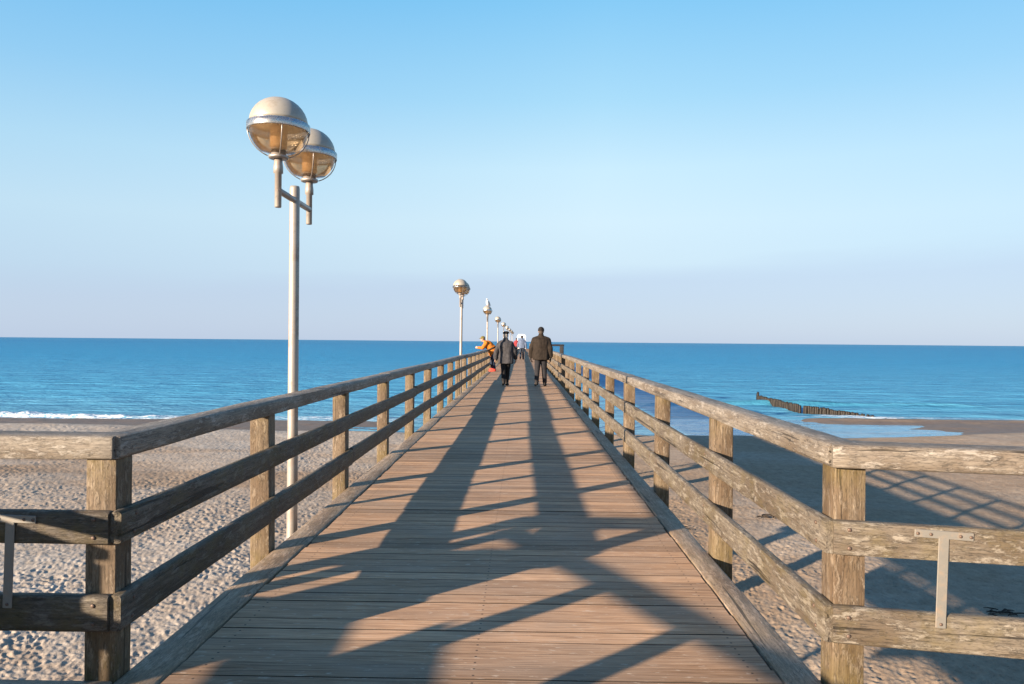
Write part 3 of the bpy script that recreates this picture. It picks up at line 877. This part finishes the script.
def hand(bm, wrist, d, side, curl=0.5, s=1.0):
    """palm, four curled fingers of unequal length and a thumb leaving the side of the palm"""
    d = Vector(d).normalized()
    inn = Vector(side).normalized()           # towards the body: the fingers curl this way
    wid = d.cross(inn).normalized()           # across the knuckles
    w = Vector(wrist)
    for k in range(4):
        capsule(bm, w + wid * (k - 1.5) * 0.013 * s, w + d * 0.085 * s + wid * (k - 1.5) * 0.019 * s, 0.017 * s, 0.013 * s, 8)
    for k, L in enumerate((0.070, 0.080, 0.076, 0.058)):
        p = w + d * 0.088 * s + wid * (k - 1.5) * 0.0215 * s
        q = p + (d * math.cos(curl * .6) + inn * math.sin(curl * .6)) * L * 0.45 * s
        r = q + (d * math.cos(curl * 1.5) + inn * math.sin(curl * 1.5)) * L * 0.35 * s
        t = r + (d * math.cos(curl * 2.3) + inn * math.sin(curl * 2.3)) * L * 0.28 * s
        capsule(bm, p, q, 0.0098 * s, 0.0090 * s, 8); capsule(bm, q, r, 0.0090 * s, 0.0084 * s, 8); capsule(bm, r, t, 0.0084 * s, 0.0076 * s, 8)
    p = w + d * 0.025 * s - wid * 0.028 * s
    q = p + (d * 0.7 - wid * 0.6 + inn * 0.3).normalized() * 0.042 * s
    r = q + (d * 0.9 - wid * 0.1 + inn * 0.4).normalized() * 0.034 * s
    capsule(bm, p, q, 0.014 * s, 0.011 * s, 8); capsule(bm, q, r, 0.011 * s, 0.009 * s, 8)

def head(bm, c, fwd, up):
    c = Vector(c); f = Vector(fwd).normalized(); u = Vector(up).normalized(); u = (u - f * u.dot(f)).normalized(); rt = f.cross(u)
    m = Matrix((rt, f, u)).transposed()
    e = m.to_euler()
    P = lambda x, y, z: c + rt * x + f * y + u * z
    ellipsoid(bm, P(0, -0.008, 0.022), (0.076, 0.096, 0.092), e)
    ellipsoid(bm, P(0, 0.028, -0.040), (0.058, 0.062, 0.072), e)
    ellipsoid(bm, P(0, 0.070, -0.092), (0.026, 0.022, 0.020), e)       # chin
    capsule(bm, P(0, 0.092, 0.012), P(0, 0.112, -0.022), 0.009, 0.015, 8)   # nose
    ellipsoid(bm, P(0, 0.088, -0.060), (0.026, 0.010, 0.010), e)       # mouth
    for s in (-1, 1):
        ellipsoid(bm, P(s * 0.032, 0.082, 0.022), (0.020, 0.012, 0.008), e)  # brow
        ellipsoid(bm, P(s * 0.078, -0.002, -0.012), (0.010, 0.020, 0.032), e)
    return P, e

def seg_body(bm, J, female=False):
    capsule(bm, J['neck'], J['head'], 0.056, 0.052)
    capsule(bm, J['pelvis'], J['chest'], 0.135, 0.14)
    capsule(bm, J['chest'], J['neck'], 0.13, 0.06)
    for s in 'LR':
        capsule(bm, J['chest'], J['sh' + s] + Vector((-.02 if s == 'R' else .02, 0, -.03)), 0.085, 0.052)
        capsule(bm, J['sh' + s] + Vector((-.02 if s == 'R' else .02, 0, -.03)), J['el' + s], 0.052, 0.043)
        capsule(bm, J['el' + s], J['wr' + s], 0.043, 0.028)
        capsule(bm, J['hip' + s], J['kn' + s], 0.092, 0.060)
        capsule(bm, J['kn' + s], J['an' + s], 0.058, 0.040)
        capsule(bm, J['an' + s], J['toe' + s], 0.042, 0.030)
        capsule(bm, J['pelvis'], J['hip' + s], 0.12, 0.095)

def person(label, loc, rz, J, mats, coat, scale=1.0, hat='cap', hair_c=(0.05, 0.04, 0.035), voxel_size=0.006, head_dir=((0, 1, 0), (0, 0, 1)), curl=0.5, extra=None):
    J = {k: Vector(v) for k, v in J.items()}
    bm = bmesh.new()
    seg_body(bm, J)
    P, e = head(bm, J['head'] + Vector(head_dir[1]).normalized() * 0.085, *head_dir)
    for s in 'LR':
        d = (J['wr' + s] - J['el' + s]).normalized()
        side = Vector((-1 if s == 'R' else 1, 0.15, 0)) if 'side' not in J else J['side']
        side = side - d * side.dot(d)
        hand(bm, J['wr' + s] + d * 0.01, J.get('hd' + s, d), side, curl)
    body = link_mesh('person', voxel(bm, voxel_size, 1), None, loc, (0, 0, rz))
    body.data.materials.append(SKIN)
    body.scale = (scale,) * 3
    tag(body, label, 'person')
    # coat: hull round trunk, skirt and sleeves
    bm = bmesh.new()
    coat(bm, J)
    me = voxel(bm, 0.014, 3)
    for v in me.vertices:                      # cloth folds
        q = v.co
        f = mnoise.noise(Vector((q.x * 9, q.y * 9, q.z * 3.2 + len(label) % 7))) * 0.016 + mnoise.noise(Vector((q.x * 22, q.y * 22, q.z * 14))) * 0.006
        v.co = q + v.normal * f
    me.materials.append(mats['coat'])
    link_mesh('coat', me, body)
    bm = bmesh.new()
    for s in 'LR':
        capsule(bm, J['hip' + s], J['kn' + s], 0.108, 0.082)
        capsule(bm, J['kn' + s], J['an' + s].lerp(J['kn' + s], 0.08), 0.080, 0.066)
        capsule(bm, J['pelvis'], J['hip' + s], 0.135, 0.110)
    me = voxel(bm, 0.012, 2); me.materials.append(mats['trousers']); link_mesh('trousers', me, body)
    for s in 'LR':
        bm = bmesh.new()
        a, t = J['an' + s], J['toe' + s]
        dv = (t - a); dv.z = 0; dv.normalize()
        capsule(bm, a + Vector((0, 0, 0.02)), a - dv * 0.03 + Vector((0, 0, -0.045)), 0.055, 0.046)
        capsule(bm, a - dv * 0.03 + Vector((0, 0, -0.045)), t + Vector((0, 0, -0.002)), 0.046, 0.040)
        me = voxel(bm, 0.009, 1); me.materials.append(mats['shoes']); link_mesh('shoe', me, body)
    hm = plain('hair_' + label[:6].strip().replace(' ', '_'), hair_c, 0.7, 0.3, 60)
    bm = bmesh.new()
    ellipsoid(bm, P(0, -0.018, 0.020), (0.086, 0.098, 0.098), e)
    ellipsoid(bm, P(0, -0.045, -0.035), (0.074, 0.062, 0.070), e)
    me = voxel(bm, 0.008, 1); me.materials.append(hm); link_mesh('hair', me, body)
    if hat:
        bm = bmesh.new()
        if hat == 'beret':
            ellipsoid(bm, P(0.012, -0.012, 0.095), (0.108, 0.112, 0.048), e)
            ellipsoid(bm, P(0, -0.005, 0.062), (0.094, 0.108, 0.040), e)
        elif hat == 'beanie':
            ellipsoid(bm, P(0, -0.010, 0.040), (0.094, 0.110, 0.095), e)
            ellipsoid(bm, P(0, -0.010, 0.030), (0.099, 0.115, 0.040), e)
        else:
            ellipsoid(bm, P(0, -0.010, 0.048), (0.093, 0.108, 0.083), e)
            ellipsoid(bm, P(0, 0.105, 0.040), (0.070, 0.070, 0.012), e)
        me = voxel(bm, 0.008, 1); me.materials.append(mats['hat']); link_mesh('hat', me, body)
    if mats.get('glove'):
        for s in 'LR':
            d = (J['wr' + s] - J['el' + s]).normalized()
            side = Vector((-1 if s == 'R' else 1, 0.15, 0)); side -= d * side.dot(d)
            bm = bmesh.new(); hand(bm, J['wr' + s] + d * 0.01, J.get('hd' + s, d), side, curl, 1.16)
            me = voxel(bm, 0.006, 1); me.materials.append(mats['glove']); link_mesh('glove', me, body)
    return body

def ring_e(c, rx, ry, n=24, sq=2.4):
    out = []
    for k in range(n):
        a = 2 * math.pi * k / n
        cx, sy = math.cos(a), math.sin(a)
        out.append(Vector(c) + Vector((rx * abs(cx) ** (2 / sq) * (1 if cx > 0 else -1), ry * abs(sy) ** (2 / sq) * (1 if sy > 0 else -1), 0)))
    return out
def long_coat(hem, wide, sleeve=0.075, hemx=0.0):
    def f(bm, J):
        ch = J['chest']; pe = J['pelvis']; nk = J['neck']
        rings = [ring_e((pe.x + hemx, pe.y, hem), wide, wide * 0.72), ring_e((pe.x, pe.y, (hem + pe.z) / 2), wide * 0.97, wide * 0.7),
                 ring_e((pe.x, pe.y, pe.z + 0.10), wide * 0.93, wide * 0.66), ring_e((ch.x, ch.y - 0.01, ch.z), wide * 0.97, wide * 0.70),
                 ring_e((ch.x, ch.y - 0.01, ch.z + 0.13), wide * 0.92, wide * 0.60), ring_e((nk.x, nk.y - 0.005, nk.z - 0.035), 0.15, 0.10),
                 ring_e((nk.x, nk.y, nk.z + 0.02), 0.085, 0.085), ring_e((nk.x, nk.y, nk.z + 0.085), 0.076, 0.078)]
        loft(bm, rings)
        for s in 'LR':
            sp_ = J['sh' + s] + Vector((-.012 if s == 'R' else .012, 0, -.035))
            capsule(bm, sp_, J['el' + s], sleeve + 0.006, sleeve)
            capsule(bm, J['neck'] + Vector((0, 0, -0.035)), sp_ + Vector((0, 0, 0.012)), 0.085, sleeve)
            capsule(bm, J['el' + s], J['wr' + s].lerp(J['el' + s], 0.08), sleeve, sleeve * 0.82)
    return f

def stand(stride=0.0, sway=0.0, arm=0.0, spread=0.10, sh=0.20, arm_out=0.10):
    """joint positions of a walking figure, facing +Y; stride > 0 puts the right foot ahead"""
    g = 0.10
    J = dict(pelvis=(sway, 0, 0.97), chest=(sway * .6, 0.01, 1.28), neck=(0, 0.01, 1.485), head=(0, 0.025, 1.56))
    for s, q in (('R', 1), ('L', -1)):
        y = stride * q
        J['hip' + s] = (sway + q * 0.085, 0, 0.93)
        J['kn' + s] = (q * (0.085 + spread) / 2 + sway * .5, y * 0.5 + 0.03, 0.51)
        lift = 0.0 if y >= 0 else min(0.10, -y * 0.35)
        J['an' + s] = (q * spread, y - 0.03, 0.095 + lift)
        J['toe' + s] = (q * (spread + 0.03), y + 0.13, 0.042 + lift * 0.15)
        J['sh' + s] = (q * sh, 0.0, 1.41)
        J['el' + s] = (q * (sh + arm_out * 0.75), -0.03 - arm * q, 1.13)
        J['wr' + s] = (q * (sh + arm_out), 0.05 - arm * 1.8 * q, 0.89)
    return J

dark_tr = cloth('dark_trousers', (0.022, 0.022, 0.026)); black = cloth('black_leather', (0.014, 0.013, 0.013), 0.3, 20, 0.5)
person('man in dark brown thigh length jacket and dark cap walking away on the right', (0.545, 21.55, 0), 0.0,
       stand(0.09, 0.0, 0.03, 0.125, 0.215, 0.075),
       dict(coat=cloth('brown_jacket', (0.023, 0.0178, 0.0145)), trousers=dark_tr, shoes=black, hat=cloth('dark_cap', (0.018, 0.016, 0.016)), glove=black),
       long_coat(0.79, 0.255, 0.085), 1.015, 'beanie')
person('woman in loose charcoal grey coat and black beret walking away left of the man', (-0.53, 21.6, 0), R(-4),
       stand(0.16, 0.01, -0.06, 0.035, 0.195, 0.13),
       dict(coat=cloth('grey_coat', (0.046, 0.045, 0.050), 0.35, 10), trousers=cloth('black_trousers', (0.016, 0.015, 0.016)), shoes=black, hat=cloth('black_beret', (0.012, 0.011, 0.012)), glove=None),
       long_coat(0.73, 0.262, 0.082), 0.93, 'beret', (0.30, 0.27, 0.24))

# person in orange bent forward with both forearms on the left rail (faces -X: local +Y turned to -X)
JL = dict(pelvis=(0, -0.04, 0.93), chest=(0, 0.17, 1.19), neck=(0, 0.34, 1.33), head=(0, 0.41, 1.375))
for s, q in (('R', 1), ('L', -1)):
    JL['hip' + s] = (q * 0.085, -0.06, 0.90); JL['kn' + s] = (q * 0.10, -0.02 + 0.03 * q, 0.50)
    JL['an' + s] = (q * 0.11, -0.06 + 0.06 * q, 0.095); JL['toe' + s] = (q * 0.13, 0.10 + 0.06 * q, 0.042)
    JL['sh' + s] = (q * 0.19, 0.27, 1.27); JL['el' + s] = (q * 0.20, 0.42, 1.045); JL['wr' + s] = (q * 0.10, 0.64, 1.06)
def bent_jacket(bm, J):
    capsule(bm, J['pelvis'] + Vector((0, 0, -0.10)), J['pelvis'] + Vector((0, 0.03, 0.08)), 0.205, 0.20)
    capsule(bm, J['pelvis'], J['chest'], 0.195, 0.20)
    capsule(bm, J['chest'], J['neck'] + Vector((0, -0.03, -0.02)), 0.19, 0.09)
    for s in 'LR':
        capsule(bm, J['chest'], J['sh' + s], 0.15, 0.092)
        capsule(bm, J['sh' + s], J['el' + s], 0.088, 0.075); capsule(bm, J['el' + s], J['wr' + s].lerp(J['el' + s], 0.1), 0.074, 0.058)
ob = person('person in bright orange jacket and olive cap leaning on the left railing', (-1.40, 32.3, 0), R(90), JL,
       dict(coat=cloth('orange_jacket', (0.40, 0.130, 0.020), 0.3), trousers=cloth('navy_trousers', (0.02, 0.03, 0.055)), shoes=cloth('brown_shoes', (0.10, 0.05, 0.03)), hat=cloth('olive_cap', (0.13, 0.11, 0.035)), glove=None),
       bent_jacket, 1.0, 'cap', (0.10, 0.07, 0.05), head_dir=((0, 1, -0.15), (0, 0.25, 1)), curl=0.8)
bm = bmesh.new()
rgs = []
for z_, gx in ((0.985, 0.0), (1.045, 0.0)):
    rgs.append([Vector((0.217 * math.cos(2 * math.pi * k / 24), 0.02 + (z_ - .985) * .6 + 0.217 * math.sin(2 * math.pi * k / 24), z_ - 0.10 * math.sin(2 * math.pi * k / 24))) for k in range(24)])
loft(bm, rgs)
bm_obj('waist_band', bm, cloth('dark_band', (0.03, 0.025, 0.02)), ob)

person('distant person in blue grey jacket and dark trousers walking away beyond the couple', (-0.08, 53.5, 0), 0.0,
       stand(0.12, 0.0, 0.05, 0.10, 0.20, 0.11),
       dict(coat=cloth('blue_grey_jacket', (0.10, 0.13, 0.20)), trousers=cloth('blue_trousers', (0.03, 0.04, 0.06)), shoes=black, hat=cloth('dark_wool_cap', (0.03, 0.03, 0.04)), glove=None),
       long_coat(0.84, 0.245, 0.08), 1.02, 'beanie', voxel_size=0.009)
person('tiny far off person in dark red jacket near the end of the pier', (-0.72, 78, 0), 0.0,
       stand(0.10, 0.0, 0.05, 0.09, 0.19, 0.09),
       dict(coat=cloth('dark_red_jacket', (0.22, 0.035, 0.04)), trousers=cloth('grey_trousers', (0.05, 0.05, 0.06)), shoes=black, hat=cloth('grey_cap', (0.06, 0.05, 0.05)), glove=None),
       long_coat(0.84, 0.235, 0.08), 0.98, 'beanie', voxel_size=0.010)

# red bag on the planks by the leaning person's feet
RED = cloth('red_bag_cloth', (0.55, 0.07, 0.05), 0.2)
bm = bmesh.new()
loft(bm, [ring_e((0, 0, 0.0), 0.19, 0.10), ring_e((0, 0, 0.03), 0.205, 0.112), ring_e((0, 0, 0.12), 0.20, 0.10), ring_e((0, 0, 0.19), 0.17, 0.06), ring_e((0, 0, 0.205), 0.16, 0.03)])
bag = bm_obj('shoulder_bag', bm, RED, None, (-1.36, 31.9, 0.0), (0, 0, R(8)))
bag.scale = (0.8, 0.8, 0.7)
tag(bag, 'small red bag on the planks at the feet of the person in orange', 'bag')
for s in (-1, 1):
    bm = bmesh.new(); tube(bm, [(-0.09, s * 0.03, 0.19), (-0.07, s * 0.04, 0.27), (0, s * 0.045, 0.30), (0.07, s * 0.04, 0.27), (0.09, s * 0.03, 0.19)], 0.009, 8)
    bm_obj('handle', bm, cloth('red_bag_strap', (0.30, 0.04, 0.03)), bag)

# ------------------------------------------------------------------ gull on the third lamp
GW = plain('gull_white_feathers', (0.80, 0.79, 0.77), 0.7, 0.06, 40); GG = plain('gull_grey_feathers', (0.42, 0.44, 0.47), 0.7, 0.1, 40)
gz = 2.885 + 0.026 + 0.206 * 0.94
bm = bmesh.new()
ellipsoid(bm, (0, 0, 0.155), (0.080, 0.155, 0.088), (R(42), 0, 0))
capsule(bm, (0, 0.08, 0.22), (0, 0.11, 0.33), 0.058, 0.045)
ellipsoid(bm, (0, 0.125, 0.35), (0.045, 0.056, 0.046))
capsule(bm, (0, -0.10, 0.08), (0, -0.21, 0.0), 0.045, 0.018)
gull = link_mesh('gull', voxel(bm, 0.008, 2), None, (-1.79, 5.52 + 14.95 * 2 + 0.375, gz - 0.004), (0, 0, R(165)))
gull.data.materials.append(GW)
tag(gull, 'white gull perched on top of a globe lamp', 'gull')
for s in (-1, 1):
    bm = bmesh.new(); ellipsoid(bm, (s * 0.072, -0.05, 0.15), (0.018, 0.18, 0.062), (R(44), 0, R(s * 4)))
    bm_obj('wing', bm, GG, gull)
    bm = bmesh.new(); tube(bm, [(s * 0.03, 0.0, 0.09), (s * 0.03, 0.005, 0.004)], 0.006, 6); ellipsoid(bm, (s * 0.03, 0.02, 0.005), (0.018, 0.03, 0.004), u=8, v=4)
    bm_obj('leg', bm, plain('gull_leg_pink', (0.55, 0.30, 0.24)), gull)
bm = bmesh.new(); tube(bm, [(0, 0.16, 0.347), (0, 0.205, 0.343), (0, 0.222, 0.331)], [0.014, 0.010, 0.003], 8)
bm_obj('beak', bm, plain('gull_beak_yellow', (0.65, 0.42, 0.05)), gull)

# ------------------------------------------------------------------ viewing bay on the right, shelter at the end
DARKB = plain('dark_painted_wood', (0.014, 0.014, 0.017), 0.6, 0.3, 12)
bay = empty('viewing_bay', (1.34, 40, 0), 0, 'small dark timber bay built out from the right side of the pier', 'viewing bay')
bm_obj('bay_decking', planks_bm(0.01, 0.95, 0, 2.4, 0.12, seed=9), DARKB, bay, smooth=False)
for x, y in ((0.90, 0.06), (0.90, 1.2), (0.90, 2.34), (0.10, 0.06), (0.10, 2.34)):
    timber('post', DARKB, bay, (x, y, -0.4), 1.50, 0.11, 0.11, x * 9 + y, axis='Z')
for zc in (0.45, 1.14):
    timber('rail_board', DARKB, bay, (0.0, 0.06, zc + .02), 0.98, 0.10 if zc > 1 else 0.05, 0.10, 11 + zc, rot=(0, 0, R(-90)))
    timber('rail_board', DARKB, bay, (0.0, 2.34, zc + .02), 0.98, 0.10 if zc > 1 else 0.05, 0.10, 12 + zc, rot=(0, 0, R(-90)))
    timber('rail_board', DARKB, bay, (0.96 if zc < 1 else 0.91, 0.12, zc + .02), 2.15, 0.10 if zc > 1 else 0.05, 0.10, 13 + zc)

WHITE = plain('white_paint', (0.80, 0.80, 0.80), 0.5, 0.05, 6)
sh = empty('shelter', (-0.30, 136, 0), 0, 'white roofed shelter standing at the far end of the pier', 'shelter')
bm = bmesh.new()
rgs = [[Vector((x, y, z)) for x, z in ((-0.85, 2.15), (0.85, 2.15), (0.85, 2.25), (0.60, 2.75), (-0.60, 2.75), (-0.85, 2.25))] for y in (-1.0, 1.4)]
loft(bm, rgs); bmesh.ops.recalc_face_normals(bm, faces=bm.faces[:])
bm_obj('roof', bm, WHITE, sh, smooth=False)
for x in (-0.75, 0.75):
    for y in (-0.8, 1.2):
        bm = bmesh.new(); bevel_box(bm, (0.10, 0.10, 2.16), (0, 0, 1.08), 0.01)
        bm_obj('post', bm, WHITE, sh, (x, y, 0), smooth=False)
bm = bmesh.new(); bevel_box(bm, (1.4, 0.06, 1.1), (0, 1.2, 0.55), 0.01)
bm_obj('rear_wall', bm, WHITE, sh, smooth=False)

# ------------------------------------------------------------------ groyne of piles in the water on the right
groyne = empty('groyne', (25.5, 51.0, SEA), 0, 'row of dark timber piles forming a groyne in the shallows on the right', 'groyne')
gp = []
for k in range(6):
    bm = bmesh.new()
    H = 1.6
    tube(bm, [(0, 0, -0.9), (0, 0, 0.2), (0.01, 0, 0.5), (0.01, 0.01, 0.62), (0.012, 0.01, 0.645)], [0.12, 0.115, 0.11, 0.10, 0.055], 10)
    for v in bm.verts:
        v.co += Vector((mnoise.noise(v.co * 5 + Vector((k * 9, 0, 0))), mnoise.noise(v.co * 5 + Vector((0, k * 9, 4))), 0)) * 0.03
    gp.append(bm_mesh('pile', bm, PILE))
n = 0
A = Vector((25.7, 50.8)); B = Vector((21.3, 54.1)); C_ = Vector((21.0, 63.9))
pts = []
for t in np.linspace(0, 1, 34): pts.append((A.lerp(B, t), -0.58 + 0.56 * min(1, t * 1.1)))
for t in np.linspace(0.08, 1, 44): pts.append((B.lerp(C_, t), -0.06 + 0.06 * t + (0.24 if t > 0.975 else 0)))
for p, dz in pts:
    link_mesh('pile', gp[n % 6], groyne, (p.x - 25.5 + random.uniform(-.05, .05), p.y - 51.0, dz + random.uniform(-.06, .05)), (R(random.uniform(-3, 3)), R(random.uniform(-3, 3)), random.uniform(0, 6)))
    n += 1

# ------------------------------------------------------------------ things washed up on the sand
WEED = plain('dry_seaweed', (0.030, 0.022, 0.016), 0.8, 0.4, 30)
def weed(x, y, s, seed, label):
    r_ = random.Random(seed)
    bm = bmesh.new()
    for k in range(14):
        a = r_.uniform(0, 6.28); p = Vector((r_.uniform(-.5, .5), r_.uniform(-.25, .25), 0.02)) * s; pts_ = []
        for q in range(6):
            pts_.append(p + Vector((0, 0, 0.03 * s * math.sin(q * .6) + 0.01)))
            a += r_.uniform(-.7, .7); p = p + Vector((math.cos(a), math.sin(a) * .6, 0)) * 0.09 * s
        tube(bm, pts_, [0.012 * s, 0.02 * s, 0.022 * s, 0.02 * s, 0.014 * s, 0.006 * s], 6)
    zz = float(beach_height(np.array([x]), np.array([y]))[0])
    o = bm_obj('seaweed', bm, WEED, None, (x, y, zz)); tag(o, label, 'seaweed', 'dark weed washed up on the sand')
for i, (x, y, s, lb) in enumerate(((8.5, 12.8, 0.6, 'dark clump of weed on the sand low behind the right railing bracket'),
                                   (9.4, 12.3, 0.7, 'dark clump of weed on the shaded sand at the lower right'),
                                   (6.9, 19.5, 0.8, 'dark curl of weed on shaded sand just left of the right corner post'),
                                   (3.9, 17.9, 0.7, 'thin dark weed on lit sand beside the pier kerb on the right'))):
    weed(x, y, s, i, lb)
